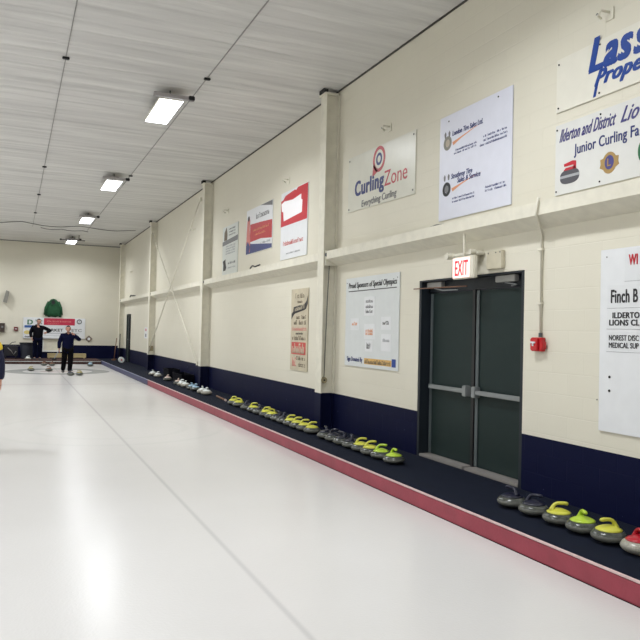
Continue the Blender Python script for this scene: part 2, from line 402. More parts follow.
# ------------------------------------------------------------------ ceiling lights
def lamp(x, y, label, group, first=[None], short=False):
    z = ZC-.17
    if first[0] is None:
        t = thing('ceiling_light', label, 'ceiling light', (x, y, z), group); first[0] = t
        part('housing', B(x-.195, x+.195, y-.71, y+.71, z-.028, z+.02, bev=.008), M['cream'], t)
        part('gear_tray', B(x-.13, x+.13, y-.62, y+.62, z+.02, z+.10, bev=.02), M['housing'], t)
        ld = bpy.data.lights.new('tube_light', 'AREA'); ld.shape = 'RECTANGLE'; ld.size = .37; ld.size_y = 1.38; ld.energy = 62; ld.spread = 2.75; ld.color = (.94, .965, 1.)
        lo = bpy.data.objects.new('tube_light', ld); C.objects.link(lo); lo.parent = t; lo.location = (0, 0, -.038)
        part('diffuser', B(x-.188, x+.188, y-.70, y+.70, z-.034, z-.0285), M['lamp'], t)
        part('mounting_bar', B(x-.30, x+.36, y-.78, y-.715, z-.01, z+.05), M['housing'], t)
        for sy in (-.55, .55): part('hanger', CY((x, y+sy, z+.10), (x, y+sy, ZC), .012), M['steel'], t)
        part('cable_box', B(x+.26, x+.36, y-.80, y-.70, z-.01, z+.06, bev=.01), M['black'], t)
        return t
    r = first[0].copy(); C.objects.link(r); r.location = (x, y, z); tag(r, label, 'ceiling light', group)
    for ch in first[0].children:
        c = ch.copy(); C.objects.link(c); c.parent = r
    return r
vis = ['nearest and largest of the four glowing ceiling lamps', 'second nearest glowing ceiling lamp', 'third glowing ceiling lamp, just before the sagging cable', 'farthest glowing ceiling lamp, close to the far wall']
for k, y in enumerate((12.3, 19.4, 26.3, 33.4)): lamp(2.27, y, vis[k], 'ceiling lamps over the sheet in view')
for y in (5.2, -1.9): lamp(2.27, y, 'glowing ceiling lamp over the near end of the sheet', 'ceiling lamps over the near end of the sheet')
for x in (-2.4, -7.0, -11.2):
    for y in (-1.9, 5.2, 12.3, 19.4, 26.3, 33.4): lamp(x, y, 'glowing ceiling lamp over the neighbouring sheets to the left', 'ceiling lamps over the neighbouring sheets')
# hanging bracket by the last lamp
t = thing('pipe_bracket', 'dark pipe bracket hanging from the ceiling by the farthest lamp', 'bracket', (2.4, 32.3, ZC))
bm = tube(bmesh.new(), [(1.75, 32.3, 5.22), (2.75, 32.3, 5.22)], .022); tube(bm, [(2.5, 32.3, 5.22), (2.5, 32.3, ZC)], .018)
part('pipe', bm, M['grey'], t, True)
part('pipe_end', CY((1.72, 32.3, 5.22), (1.8, 32.3, 5.22), .035), M['black'], t)
# sagging cable below the ceiling
pts = [(-4 + i*.35, 29.1+.12*math.sin(i*.9), ZC-.03-.09*abs(math.sin(i*.53))) for i in range(25)]
tag(obj('ceiling_cable', tube(bmesh.new(), pts, .014, 6), M['grey'], smooth=True), 'grey cable sagging across the far part of the ceiling', 'cable')
pts = [(.9 + i*.2, 30.4+.05*math.sin(i*1.7), ZC-.03-.05*abs(math.sin(i*.8))) for i in range(10)]
tag(obj('ceiling_cable', tube(bmesh.new(), pts, .014, 6), M['grey'], smooth=True), 'short grey cable on the ceiling in front of the farthest lamp', 'cable')

# ------------------------------------------------------------------ double door
d = bpy.data.objects.new('door_1', None); C.objects.link(d); d.location = (W+.14, 6.86, 0); struct(d)
d['label'] = 'dark green double exit door'
DX = 4.90
bm = bmesh.new()
box(bm, W+.004, DX+.1, DY1-.05, DY1-.002, 0, DZ-.002); box(bm, W+.004, DX+.1, DY0+.002, DY0+.05, 0, DZ-.002); box(bm, W+.004, DX+.1, DY0+.05, DY1-.05, DZ-.02, DZ-.002)
part('door_frame', bm, M['frame'], d)
part('transom_panel', B(DX-.01, DX+.05, DY0+.05, DY1-.05, 2.07, DZ-.02), M['frame'], d)
part('threshold', B(W+.0, DX+.05, 6.88, DY1-.06, .001, .035, bev=.008), M['thresh'], d)
part('threshold', B(W+.0, DX+.05, DY0+.05, 6.84, .001, .035, bev=.008), M['thresh'], d)
part('centre_post', B(DX-.015, DX+.05, 6.855, 6.905, .03, 2.07), M['black'], d)
for y0, y1, side in ((6.91, DY1-.055, 'left'), (DY0+.055, 6.85, 'right')):
    leaf = part('door_leaf', B(DX, DX+.045, y0, y1, .04, 2.06), M['door'], d)
    part('edge_strip', B(DX-.014, DX-.002, y1-.075, y1-.02, .045, 2.055, bev=.003), M['steel'], leaf)
    bm = B(DX-.075, DX-.035, y0+.03, y1-.10, .865, .915, bev=.008)
    part('push_bar', bm, M['alu'], leaf)
    hy = y0+.03 if side == 'left' else y1-.09
    part('bar_housing', B(DX-.085, DX-.002, hy-.02, hy+.055, .83, .955, bev=.008), M['alu'], leaf)
    hy2 = y1-.13 if side == 'left' else y0+.03
    part('bar_bracket', B(DX-.07, DX-.002, hy2, hy2+.05, .862, .918, bev=.005), M['steel'], leaf)
    cyl_y = 7.49 if side == 'left' else 6.085
    part('door_closer', B(DX-.07, DX-.012, cyl_y, cyl_y+.335, 2.125, 2.195, bev=.006), mat('closer_grey', (168, 168, 164), .45), leaf)
    part('closer_arm', tube(bmesh.new(), [(DX-.04, cyl_y+.2, 2.12), (DX-.06, cyl_y-.02, 2.085), (DX-.03, cyl_y-.3 if side == 'left' else cyl_y+.1, 2.08)], .008), M['alu'], leaf)
part('top_rod', CY((W-.03, 7.97, 2.118), (W-.03, 6.80, 2.10), .007), M['brown'], d)

# far side door
d = bpy.data.objects.new('door_2', None); C.objects.link(d); d.location = (W, 32.8, 0); struct(d)
lf = part('door_leaf', B(W-.05, W-.004, 32.3, 32.85, .02, 2.05), M['door'], d)
bm = B(W-.08, W-.002, 32.2, 32.3, 0, 2.12); box(bm, W-.08, W-.002, 32.85, 32.95, 0, 2.12); box(bm, W-.08, W-.002, 32.3, 32.85, 2.05, 2.12)
part('door_frame', bm, M['frame'], d)
part('door_handle', CY((W-.11, 32.42, 1.0), (W-.05, 32.42, 1.0), .02), M['alu'], lf)

# exit sign hanging from the beam
t = thing('exit_sign', 'lit exit sign with red letters above the double door', 'exit sign', (4.60, 6.64, 2.17))
part('sign_box', B(4.56, 4.615, 6.44, 6.85, 2.165, 2.415, bev=.01), M['cream'], t)
EF = Face('side', 4.56)
part('lit_panel', PR(EF, rect(6.835, 6.515, 2.18, 2.40), .0, .004), M['exitw'], t)
text('EXIT', EF, 6.79, 6.54, 2.205, .165, .004, M['exitr'], t, bold=.02)
part('hanger_rod', CY((4.61, 6.70, 2.415), (4.61, 6.70, 2.69), .011), M['cream'], t)
t = thing('emergency_lamp', 'cream emergency lamp bar above the exit sign', 'emergency lamp', (4.66, 6.8, 2.43))
part('lamp_bar', B(4.65, W-.002, 6.50, 7.04, 2.43, 2.475, bev=.012), M['cream'], t)
part('lamp_head', CY((4.59, 7.02, 2.45), (4.66, 7.02, 2.45), .038, n=14), M['cream'], t)
part('lamp_head', CY((4.59, 6.56, 2.46), (4.66, 6.56, 2.46), .03, n=14), M['cream'], t)
t = thing('junction_box', 'square cream cover box on the wall right of the exit sign', 'junction box', (W, 6.28, 2.25))
part('cover', B(W-.05, W-.001, 6.15, 6.42, 2.255, 2.45, bev=.008), mat('box_cream', (205, 198, 176), .5), t)
for yy in (6.18, 6.25, 6.38): part('screw', CY((W-.056, yy, 2.43), (W-.048, yy, 2.43), .008), M['grey'], t)
t = thing('wall_plate', 'small cream plate on the wall directly right of the exit sign', 'wall plate', (W, 6.64, 2.4))
part('plate', B(W-.02, W-.001, 6.60, 6.66, 2.36, 2.46, bev=.004), M['cream'], t)

# conduit and fire alarm pull
t = thing('conduit', 'thin cream conduit running down from the beam to the fire alarm', 'conduit', (W-.02, 5.57, 1.54))
part('pipe', tube(bmesh.new(), [(W-.02, 5.565, 1.538), (W-.02, 5.57, 2.56), (W-.08, 5.53, 2.60), (4.535, 5.42, 2.70), (4.535, 5.39, 2.86)], .012), M['cream'], t, True)
for z in (1.87, 2.40): part('pipe_clip', B(W-.036, W-.001, 5.545, 5.62, z-.01, z+.01), M['cream'], t)
part('coupling', CY((W-.02, 5.565, 1.54), (W-.02, 5.565, 1.58), .018), M['steel'], t)
t = thing('fire_alarm_pull', 'red fire alarm pull station at the end of the conduit', 'fire alarm', (W, 5.58, 1.39))
part('backbox', B(W-.055, W-.001, 5.51, 5.66, 1.40, 1.535, bev=.005), M['firered'], t)
part('pull_face', B(W-.08, W-.056, 5.54, 5.645, 1.41, 1.525, bev=.006), M['firered'], t)
F2 = Face('side', W-.08)
part('pull_handle', PR(F2, [(5.625, 1.495), (5.565, 1.495), (5.565, 1.478), (5.588, 1.478), (5.588, 1.45), (5.602, 1.45), (5.602, 1.478), (5.625, 1.478)], 0, .012), M['white'], t)
part('side_horn', B(W-.075, W-.02, 5.475, 5.51, 1.42, 1.50, bev=.006), M['firered'], t)

# cream wall fittings high on the wall
for y, z, l in ((4.75, 4.39, 'above the blue lettered sign'), (8.75, 4.40, 'above the curling logo sign'), (12.72, 4.40, 'above the red torn poster'), (16.94, 4.43, 'above the narrow figure poster'), (32.0, 3.96, 'in the farthest bay'), (20.4, 4.40, 'beside the crossed rods')):
    t = thing('wall_hook', 'small cream wall hook '+l, 'wall hook', (W, y, z), 'small hooks high on the right wall')
    part('plate', B(W-.012, W-.001, y-.045, y+.045, z-.05, z+.06, bev=.003), M['cream'], t)
    part('hook', tube(bmesh.new(), [(W-.012, y, z+.02), (W-.09, y+.02, z+.03), (W-.10, y+.05, z-.01), (W-.05, y+.06, z-.02)], .012), M['cream'], t, True)
    part('screw', CY((W-.106, y+.05, z), (W-.095, y+.05, z), .014), M['grey'], t)

t = thing('cable_hook', 'black clip gripping the beam below the red and blue poster', 'clip', (4.6, 14.5, 2.84))
part('clip', tube(bmesh.new(), [(4.60, 14.55, 2.832), (4.58, 14.45, 2.86), (4.57, 14.3, 2.89), (4.58, 14.15, 2.86), (4.60, 13.9, 2.88)], .016), M['black'], t, True)
t = thing('cable_hook', 'black clip on the beam in the farthest bay', 'clip', (4.58, 31, 2.83))
part('clip', tube(bmesh.new(), [(4.60, 31.6, 2.835), (4.58, 31.2, 2.90), (4.58, 30.6, 2.86), (4.6, 30.2, 2.84)], .03), M['black'], t, True)
t = thing('cable_hook', 'thin dark hook on top of the beam left of the exit sign', 'clip', (4.62, 6.95, 2.84))
part('clip', tube(bmesh.new(), [(4.60, 7.4, 2.836), (4.58, 7.25, 2.841), (4.60, 7.1, 2.836)], .006), M['grey'], t, True)
# junction boxes on columns
t = thing('junction_box', 'round metal junction box low on the nearest column', 'junction box', (4.6, 10.44, .75))
part('box', CY((4.575, 10.51, .77), (4.575, 10.43, .77), .05, n=16), mat('dull_brass', (150, 140, 112), .5, metal=.3), t)
part('screw', CY((4.575, 10.43, .77), (4.575, 10.42, .77), .015), M['dark'], t)
t = thing('column_cable', 'grey cable hanging down the shaded side of the nearest column', 'cable', (4.62, 10.47, .8))
part('cable', tube(bmesh.new(), [(4.64, 10.47, 2.70), (4.62, 10.47, 2.2), (4.60, 10.47, 1.5), (4.585, 10.47, .82)], .009), M['grey'], t, True)
t = thing('junction_box', 'square grey junction box low on the column behind the crossed rods', 'junction box', (4.6, 26.3, .72))
part('box', B(4.55, 4.69, 26.24, 26.3, .70, .88, bev=.008), mat('dull_brass', (0, 0, 0)), t)
t = thing('wall_notice', 'small white notice with a red mark in the farthest bay', 'notice', (W, 28.1, 1.2))
board(t, RW, 28.5, 27.8, 1.12, 1.55, M['white'], 'paper')
part('mark', PR(RW, rect(28.3, 28.05, 1.4, 1.5), .016, .018), M['firered'], t); part('mark', PR(RW, rect(28.3, 28.05, 1.18, 1.3), .016, .018), M['dgrey'], t)

# ------------------------------------------------------------------ signs on the right wall
D = .0165
# blue lettered sign (cut by the frame)
t = thing('wall_sign', 'large white sign with bold blue sheared lettering, topmost at the right edge', 'sign', (W, 4.5, 3.68))
board(t, RW, 5.40, 3.5, 3.69, 4.20, M['pale'])
text('Las', RW, 4.985, 4.475, 3.945, .29, D, M['blue'], t, shear=.3, bold=.06)
text('s', RW, 4.475, 4.30, 3.945, .29, D, M['blue'], t, shear=.3, bold=.06)
text('Prope', RW, 4.91, 4.37, 3.80, .13, D, M['blue'], t, shear=.45, bold=.06)
part('letter_tail', PR(RW, [(4.925, 3.705), (4.893, 3.705), (4.862, 3.82), (4.894, 3.82)], D, D+.002), M['blue'], t)
screws(t, RW, [(5.37, 4.15), (5.37, 3.73), (4.85, 4.16), (4.85, 3.725)])
# junior curling sign
t = thing('wall_sign', 'white sign with purple script, a red handled stone picture and a gold emblem', 'sign', (W, 4.5, 2.9))
board(t, RW, 5.40, 3.5, 2.895, 3.565, M['offw'])
text('Ilderton and District', RW, 5.345, 4.65, 3.395, .118, D, M['purple'], t, shear=.6, bold=.02)
text('Lio', RW, 4.60, 4.40, 3.395, .13, D, M['purple'], t, shear=.6, bold=.02)
text('Junior Curling Fa', RW, 5.15, 4.40, 3.24, .095, D, M['pblue'], t, bold=.02)
sy, sz = 5.205, 3.05       # picture of a curling stone
st = part('stone_picture', PR(RW, [(sy+.125*math.copysign(abs(math.cos(a))**.75, math.cos(a)), sz+.068*math.copysign(abs(math.sin(a))**.75, math.sin(a))) for a in [2*PI*i/32 for i in range(32)]], D, D+.002), mat('picture_stone', (84, 84, 90), .4), t)
part('stone_band', PR(RW, rect(sy+.124, sy-.124, sz-.008, sz+.016), D+.002, D+.003), M['lgrey'], st)
part('stone_handle', PR(RW, [(sy+.07, sz+.10), (sy+.075, sz+.125), (sy-.04, sz+.14), (sy-.085, sz+.13), (sy-.085, sz+.065), (sy-.05, sz+.06), (sy-.05, sz+.10)], D+.002, D+.003), M['red'], st)
part('stone_handle', PR(RW, [(sy+.08, sz+.062), (sy-.09, sz+.058), (sy-.07, sz+.085), (sy+.05, sz+.085)], D+.002, D+.003), M['red'], st)
ey, ez = 4.72, 3.075       # round gold emblem
em = part('emblem', PR(RW, disc(RW, ey, ez, .082, .095, 40), D, D+.002), M['gold'], t)
for s_ in (1, -1):
    part('emblem_ear', PR(RW, [(ey+s_*.06, ez+.05), (ey+s_*.105, ez+.045), (ey+s_*.10, ez+.0), (ey+s_*.11, ez-.03), (ey+s_*.07, ez-.05)], D, D+.0018), M['gold'], em)
part('emblem_centre', PR(RW, disc(RW, ey, ez+.004, .052, .062, 32), D+.002, D+.003), M['purple'], em)
text('L', RW, ey+.02, ey-.022, ez-.028, .066, D+.003, M['gold'], em, bold=.02, name='emblem_letter')
screws(t, RW, [(5.38, 3.52), (5.38, 2.93), (4.83, 3.53), (4.83, 2.93)])
part('emblem_edge', PR(RW, disc(RW, 4.36, 3.10, .05, .09, 24), D, D+.002), M['greens'], t)
# sponsor list board
t = thing('wall_sign', 'tall white board with red heading and black sponsor names at the right edge', 'sign board', (W, 4.3, .73))
board(t, RW, 4.80, 3.55, .735, 2.315, M['white'])
text('WI', RW, 4.487, 4.392, 2.165, .085, D+.0016, M['red'], t, bold=.05)
for z0, z1 in ((2.03, 2.30), (1.805, 2.0), (1.625, 1.79), (1.43, 1.60)):
    hl = 4.53 if z0 > 2.02 else 4.72
    part('name_strip', PR(RW, rect(hl, 3.7, z0, z1), D-.001, D+.0015), mat('name_strip_white', (225, 227, 229), .35, var=.02), t)
    part('strip_edge', PR(RW, rect(hl, 3.7, z0-.004, z0), D-.001, D+.002), M['lgrey'], t)
D2 = D+.0016
text('Finch B', RW, 4.675, 4.385, 1.85, .11, D2, M['ink'], t, bold=.035)
text('ILDERTO', RW, 4.655, 4.365, 1.717, .048, D2, M['ink'], t, bold=.045)
text('LIONS CL', RW, 4.69, 4.365, 1.655, .048, D2, M['ink'], t, bold=.045)
text('NOREST DISC', RW, 4.69, 4.37, 1.527, .045, D2, M['ink'], t, bold=.02)
text('MEDICAL SUP', RW, 4.69, 4.37, 1.463, .045, D2, M['ink'], t, bold=.02)
screws(t, RW, [(4.68, 1.209), (4.68, 1.09)], r=.012); screws(t, RW, [(4.73, 2.25), (4.82, 1.0)], r=.006, m=M['grey'])
# tyre sales sign
t = thing('wall_sign', 'large cool white sign with two tyre logos and orange swooshes', 'sign', (W, 6.75, 2.92))
board(t, RW, 7.44, 6.06, 2.92, 4.175, M['blueish'])
def tyre(y, z, m, mc):
    o = part('tyre_logo', annulus(bmesh.new(), RW, y, z, .045, .085, D, D+.002, sz=1.), m, t)
    part('tyre_hub', PR(RW, disc(RW, y, z, .043, .043, 20), D, D+.0015), mc, o)
    return o
tyre(7.27, 3.84, mat('faded_tyre', (140, 138, 130), .5), mat('faded_hub', (190, 178, 160), .5)); tyre(7.275, 3.285, M['ink'], M['dgrey'])
for y, z in ((7.16, 3.80), (7.16, 3.25)):
    part('swoosh', PR(RW, [(y+.01, z+.03), (y-.18, z+.06), (y-.42, z+.10), (y-.58, z+.115), (y-.42, z+.093), (y-.18, z+.043), (y-.01, z-.01)], D, D+.002), M['orange'], t)
text('London Tire Sales Ltd.', RW, 7.17, 6.57, 3.905, .058, D, M['pblue'], t, shear=.2, bold=.025)
text('Strathroy Tire', RW, 7.18, 6.755, 3.393, .058, D, M['pblue'], t, shear=.2, bold=.025)
text('Sales & Service', RW, 7.05, 6.60, 3.325, .058, D, M['pblue'], t, shear=.2, bold=.025)
for z in (3.91, 3.39):
    for y in (7.32, 7.235): part('figure_mark', PR(RW, [(y+.012, z), (y+.02, z+.05), (y, z+.075), (y-.02, z+.05), (y-.012, z)], D, D+.002), M['dgrey'], t)
for k, z in enumerate((3.71, 3.675)): scribble(RW, 7.13-.03*(1-k), 6.68, z, .024, D, M['pblue'], t)
for z in (3.74, 3.695, 3.65): scribble(RW, 6.56 if z > 3.66 else 6.62, 6.14, z, .026, D, M['pblue'], t)
for z in (3.145, 3.105): scribble(RW, 7.15, 6.70, z, .024, D, M['pblue'], t)
for z in (3.165, 3.125): scribble(RW, 6.51, 6.14, z, .026, D, M['pblue'], t)
screws(t, RW, [(7.25, 4.10), (6.30, 4.12)], r=.01)
# curling logo sign
t = thing('wall_sign', 'pale sign with a red and blue target logo left of the tyre sign', 'sign', (W, 9.0, 3.38))
board(t, RW, 10.04, 8.02, 3.40, 4.24, mat('logo_board', (218, 217, 204), .28, var=.02), skew=-.04)
text('Curling', RW, 9.80, 8.87, 3.615, .215, D, M['pblue'], t, bold=.05)
text('Zone', RW, 8.86, 8.22, 3.605, .215, D, mat('logo_red', (190, 74, 82), .4), t, bold=0)
text('Everything Curling', RW, 9.56, 8.50, 3.42, .095, D, M['dgrey'], t, bold=.012, shear=.1)
lg = part('target_logo', annulus(bmesh.new(), RW, 9.03, 4.03, .135, .185, D, D+.002), mat('logo_red', (0, 0, 0)), t)
part('logo_tail', PR(RW, [(9.20, 3.99), (9.23, 3.80), (9.06, 3.86)], D, D+.002), mat('logo_red', (0, 0, 0)), lg)
part('logo_inner_ring', annulus(bmesh.new(), RW, 9.03, 4.03, .05, .09, D, D+.002), M['pblue'], lg)
screws(t, RW, [(10.0, 4.19), (10.0, 3.44), (8.07, 4.15), (8.07, 3.42)], r=.014, m=M['grey'])
# three tall posters farther away
t = thing('wall_poster', 'white poster with red top holding a torn white patch', 'poster', (W, 12.4, 2.9))
board(t, RW, 13.08, 11.71, 2.905, 4.20, M['white'])
part('red_area', PR(RW, [(13.08, 3.55), (11.73, 3.55), (11.71, 4.19), (12.2, 4.19), (12.28, 4.15), (12.35, 4.17), (12.85, 4.13), (12.95, 4.07), (13.08, 4.05)], D, D+.002), M['red'], t)
part('torn_patch', PR(RW, [(12.92, 3.65), (11.98, 3.70), (11.96, 3.92), (12.03, 3.95), (12.02, 4.04), (12.45, 4.0), (12.9, 4.03), (13.06, 4.0), (13.03, 3.85), (12.95, 3.83)], D+.002, D+.004), mat('bright_patch', (250, 248, 250), .25, var=.01), t)
scribble(RW, 12.93, 11.87, 3.17, .085, D, M['pred'], t, 'heading', dens=.85)
scribble(RW, 12.75, 12.02, 3.0, .03, D, M['lgrey'], t)
t = thing('wall_poster', 'red, white and blue poster with a figure down its left side', 'poster', (W, 14.4, 3.2))
board(t, RW, 15.33, 13.59, 3.215, 4.19, M['white'])
part('blue_base', PR(RW, [(15.33, 3.22), (13.6, 3.22), (13.6, 3.30), (14.9, 3.42), (15.33, 3.5)], D, D+.002), M['pblue'], t)
part('red_area', PR(RW, [(15.05, 3.47), (14.3, 3.48), (13.6, 3.42), (13.6, 3.79), (14.3, 3.83), (15.05, 3.86)], D, D+.002), mat('poster_crimson', (186, 58, 62), .5), t)
part('grey_corner', PR(RW, [(14.35, 4.185), (13.6, 4.185), (13.6, 4.08)], D, D+.002), M['dgrey'], t)
fg = part('figure', PR(RW, [(15.31, 3.25), (15.05, 3.25), (15.02, 3.5), (15.08, 3.75), (15.06, 3.95), (15.12, 4.04), (15.2, 4.04), (15.26, 3.95), (15.3, 3.7)], D+.002, D+.003), M['ppink'], t)
part('figure_hair', PR(RW, disc(RW, 15.16, 4.0, .07, .06, 12), D+.003, D+.004), M['ink'], fg)
part('figure_legs', PR(RW, [(15.31, 3.25), (15.1, 3.25), (15.04, 3.38), (15.2, 3.5), (15.31, 3.4)], D+.003, D+.004), M['pblue'], fg)
scribble(RW, 14.65, 13.75, 3.93, .12, D, M['dgrey'], t, 'heading', dens=.9)
scribble(RW, 14.85, 13.8, 3.68, .05, D+.002, M['orange'], t); scribble(RW, 14.7, 14.0, 3.58, .045, D+.002, M['orange'], t)
scribble(RW, 14.3, 13.7, 3.36, .05, D, M['lgrey'], t)
t = thing('wall_poster', 'narrow pale poster with a dark band across its middle, leftmost of the three', 'poster', (W, 16.6, 2.85))
board(t, RW, 17.3, 15.98, 2.87, 4.06, mat('pale_poster', (214, 218, 212), .3, var=.03))
part('dark_band', PR(RW, [(17.3, 3.60), (15.99, 3.64), (15.99, 3.76), (17.3, 3.70)], D, D+.002), M['dgrey'], t)
part('figure', PR(RW, [(17.16, 3.72), (16.9, 3.72), (16.88, 3.85), (16.95, 4.04), (17.02, 4.0), (17.14, 3.92)], D, D+.002), M['pbrown'], t)
part('figure', PR(RW, [(17.2, 2.98), (17.0, 2.98), (16.92, 3.05), (17.0, 3.18), (17.0, 3.26), (17.1, 3.24), (17.24, 3.22), (17.18, 3.12)], D, D+.002), M['ink'], t)
for z in (3.95, 3.88, 3.81): scribble(RW, 16.75, 16.2, z, .04, D, M['dgrey'], t)
for z in (3.55, 3.49, 3.43, 3.37): scribble(RW, 17.0, 16.2, z, .035, D, M['lgrey'], t)
scribble(RW, 16.8, 16.15, 3.12, .06, D, M['dgrey'], t); scribble(RW, 16.8, 16.15, 3.02, .035, D, M['lgrey'], t)
# tall beige poster below
t = thing('wall_poster', 'tall beige poster with a dark ribbon and red lettering beside the nearest column', 'poster', (W, 12.0, .83))
board(t, RW, 12.41, 11.58, .83, 2.31, M['beige'])
part('ribbon', PR(RW, [(12.38, 1.86), (12.30, 1.90), (12.28, 1.98), (11.75, 2.03), (11.66, 2.08), (11.6, 2.17), (11.6, 2.03), (11.68, 1.94), (11.75, 1.92), (12.22, 1.86), (12.3, 1.82), (12.38, 1.76)], D, D+.002), M['ink'], t)
scribble(RW, 12.25, 11.75, 1.90, .08, D+.003, M['beige'], t, 'ribbon_lettering', rise=.05)
scribble(RW, 12.2, 11.75, 2.14, .09, D, M['pbrown'], t); scribble(RW, 12.1, 11.85, 2.05, .05, D, M['pbrown'], t)
scribble(RW, 12.15, 11.65, 1.76, .07, D, M['pbrown'], t); scribble(RW, 12.3, 11.65, 1.66, .08, D, M['pbrown'], t)
scribble(RW, 12.35, 11.63, 1.55, .07, D, M['ppink'], t, dens=.9); scribble(RW, 12.15, 11.8, 1.48, .045, D, M['ink'], t, dens=1)
scribble(RW, 12.32, 11.65, 1.38, .08, D, M['pbrown'], t)
rb = part('red_block', PR(RW, rect(12.35, 11.66, 1.12, 1.34), D, D+.002), M['pred'], t)
scribble(RW, 12.3, 11.7, 1.14, .18, D+.002, M['beige'], rb, 'red_block_lettering')
scribble(RW, 12.1, 11.68, 1.02, .07, D, M['pbrown'], t); scribble(RW, 12.0, 11.66, .90, .08, D, M['pbrown'], t); scribble(RW, 12.36, 12.12, .9, .16, D, M['ppink'], t)
# special olympics sponsor board
t = thing('wall_sign', 'large pale sign of sponsor cards left of the double door', 'sign', (W, 9.2, 1.03))
board(t, RW, 10.04, 8.37, 1.035, 2.37, mat('pale_sign', (218, 222, 222), .28, var=.02))
text('Proud Sponsors of Special Olympics', RW, 9.94, 8.44, 2.215, .08, D, M['ink'], t, shear=.15, bold=.02)
part('underline', PR(RW, rect(9.94, 8.44, 2.16, 2.172), D, D+.002), M['ink'], t)
for h0, h1, z0, z1, ms, zs in ((9.40, 9.07, 1.79, 2.07, (M['dgrey'],), (1.83, 1.90, 1.98)), (9.85, 9.56, 1.575, 1.755, (M['orange'], M['ink']), (1.65,)), (8.87, 8.58, 1.59, 1.77, (M['ink'],), (1.66,)),
                                (9.39, 9.05, 1.45, 1.67, (M['orange'],), (1.55, 1.51)), (8.86, 8.57, 1.29, 1.53, (M['lgrey'],), (1.42,)), (9.35, 9.11, 1.27, 1.43, (M['dgrey'],), (1.35, 1.31))):
    c = part('sponsor_card', PR(RW, rect(h0, h1, z0, z1), D, D+.002), M['white'], t)
    for k, z in enumerate(zs): scribble(RW, h0-.05, h1+.05, z, .05, D+.002, ms[k % len(ms)], c, 'card_print', dens=.95)
text('Sign Donated By', RW, 9.95, 9.43, 1.11, .065, D, M['pblue'], t, bold=.02)
o = part('donor_strip', PR(RW, rect(9.37, 8.55, 1.085, 1.17), D, D+.002), mat('strip_orange', (220, 178, 104), .5), t)
scribble(RW, 9.35, 8.57, 1.095, .06, D+.002, M['pbrown'], o, 'strip_lettering', dens=1)
part('blue_tab', PR(RW, rect(8.54, 8.43, 1.08, 1.19), D, D+.002), M['blue'], t)
screws(t, RW, [(10.0, 2.3), (8.42, 2.3)], r=.008, m=M['grey'])

# ------------------------------------------------------------------ far wall: boards, jacket, clutter
t = thing('sponsor_board', 'white sponsor board with green letter and red banner on the far wall', 'sign board', (1.8, YB, .9))
board(t, EW, .42, 3.17, .92, 1.90, M['white'], d=.01, th=.04)
DD = .052
text('D', EW, .60, .84, 1.57, .22, DD, M['greens'], t, bold=.04)
part('blue_strip', PR(EW, rect(.48, .88, 1.42, 1.53), DD, DD+.003), M['sblue'], t)
part('yellow_mark', PR(EW, disc(EW, .60, 1.20, .14, .09, 14), DD, DD+.003), M['syel'], t)
scribble(EW, .5, .85, .97, .08, DD, M['ink'], t); scribble(EW, .95, 1.25, 1.72, .1, DD, M['greens'], t, 'small_lettering', dens=1); scribble(EW, .95, 1.25, 1.6, .08, DD, M['ink'], t)
bn = part('red_banner', PR(EW, rect(1.32, 2.70, 1.56, 1.88), DD, DD+.004), M['bannr'], t)
scribble(EW, 1.45, 2.55, 1.70, .09, DD+.004, M['ppink'], bn, 'banner_lettering')
scribble(EW, 1.45, 2.0, 1.61, .05, DD+.004, M['ppink'], bn, 'banner_lettering')
cr = part('round_crest', annulus(bmesh.new(), EW, 2.9, 1.74, .07, .12, DD, DD+.003), M['dgrey'], t)
part('crest_cross', PR(EW, [(2.86, 1.66), (2.88, 1.66), (2.94, 1.82), (2.92, 1.82)], DD, DD+.003), M['dgrey'], cr)
text('ARKET', EW, 1.48, 2.18, 1.26, .13, DD, M['ink'], t, bold=.03)
text('ETC', EW, 2.56, 3.02, 1.26, .13, DD, M['dgrey'], t, bold=.02)
for z in (1.16, 1.04): part('ruled_line', PR(EW, rect(1.3, 2.9, z, z+.02), DD, DD+.002), M['lgrey'], t)
part('ledge', B(1.2, 2.45, YB-.14, YB-.055, .92, 1.0, bev=.01), M['white'], t)
t = thing('whiteboard_stand', 'white frame standing against the far wall between the two people', 'stand', (1.75, YB, .3))
bm = bmesh.new()
for a in (rect(1.28, 1.33, .30, .90), rect(2.2, 2.25, .30, .90), rect(1.33, 2.2, .30, .36)): prism(bm, EW, a, .02, .05)
part('frame', bm, M['white'], t); part('panel', PR(EW, rect(1.33, 2.2, .36, .90), .02, .035), M['cream'], t)

# green jacket hung on the wall
t = thing('hanging_jacket', 'green jacket hanging spread on the far wall above the red banner', 'jacket', (1.72, YB, 1.9))
out = [(-.35, .06), (-.40, .22), (-.34, .48), (-.24, .72), (-.12, .86), (0, .90), (.12, .86), (.24, .72), (.34, .48), (.40, .22), (.37, .04), (.30, .02), (.22, .08), (.10, .02), (-.08, .05), (-.2, .02), (-.28, .07)]
bm = bmesh.new(); n = len(out)
rings = []
for k, (sc, dd) in enumerate(((1, .01), (.98, .07), (.8, .12), (.45, .14))):
    rings.append([bm.verts.new(EW.pt(1.72+x*sc, 1.91+.42+(z-.42)*sc, dd+.015*math.sin(i*2.1+k))) for i, (x, z) in enumerate(out)])
for a, b in zip(rings, rings[1:]):
    for i in range(n): bm.faces.new((a[i], a[(i+1) % n], b[(i+1) % n], b[i]))
bm.faces.new(rings[0]); bm.faces.new(rings[-1])
j = part('jacket_body', bm, M['green'], t, True)
for s_ in (-1, 1):
    part('sleeve', tube(bmesh.new(), [EW.pt(1.72+s_*.2, 1.91+.74, .09), EW.pt(1.72+s_*.33, 1.91+.45, .11), EW.pt(1.72+s_*.37, 1.91+.12, .10)], [.075, .07, .06], 12), M['green'], t, True)
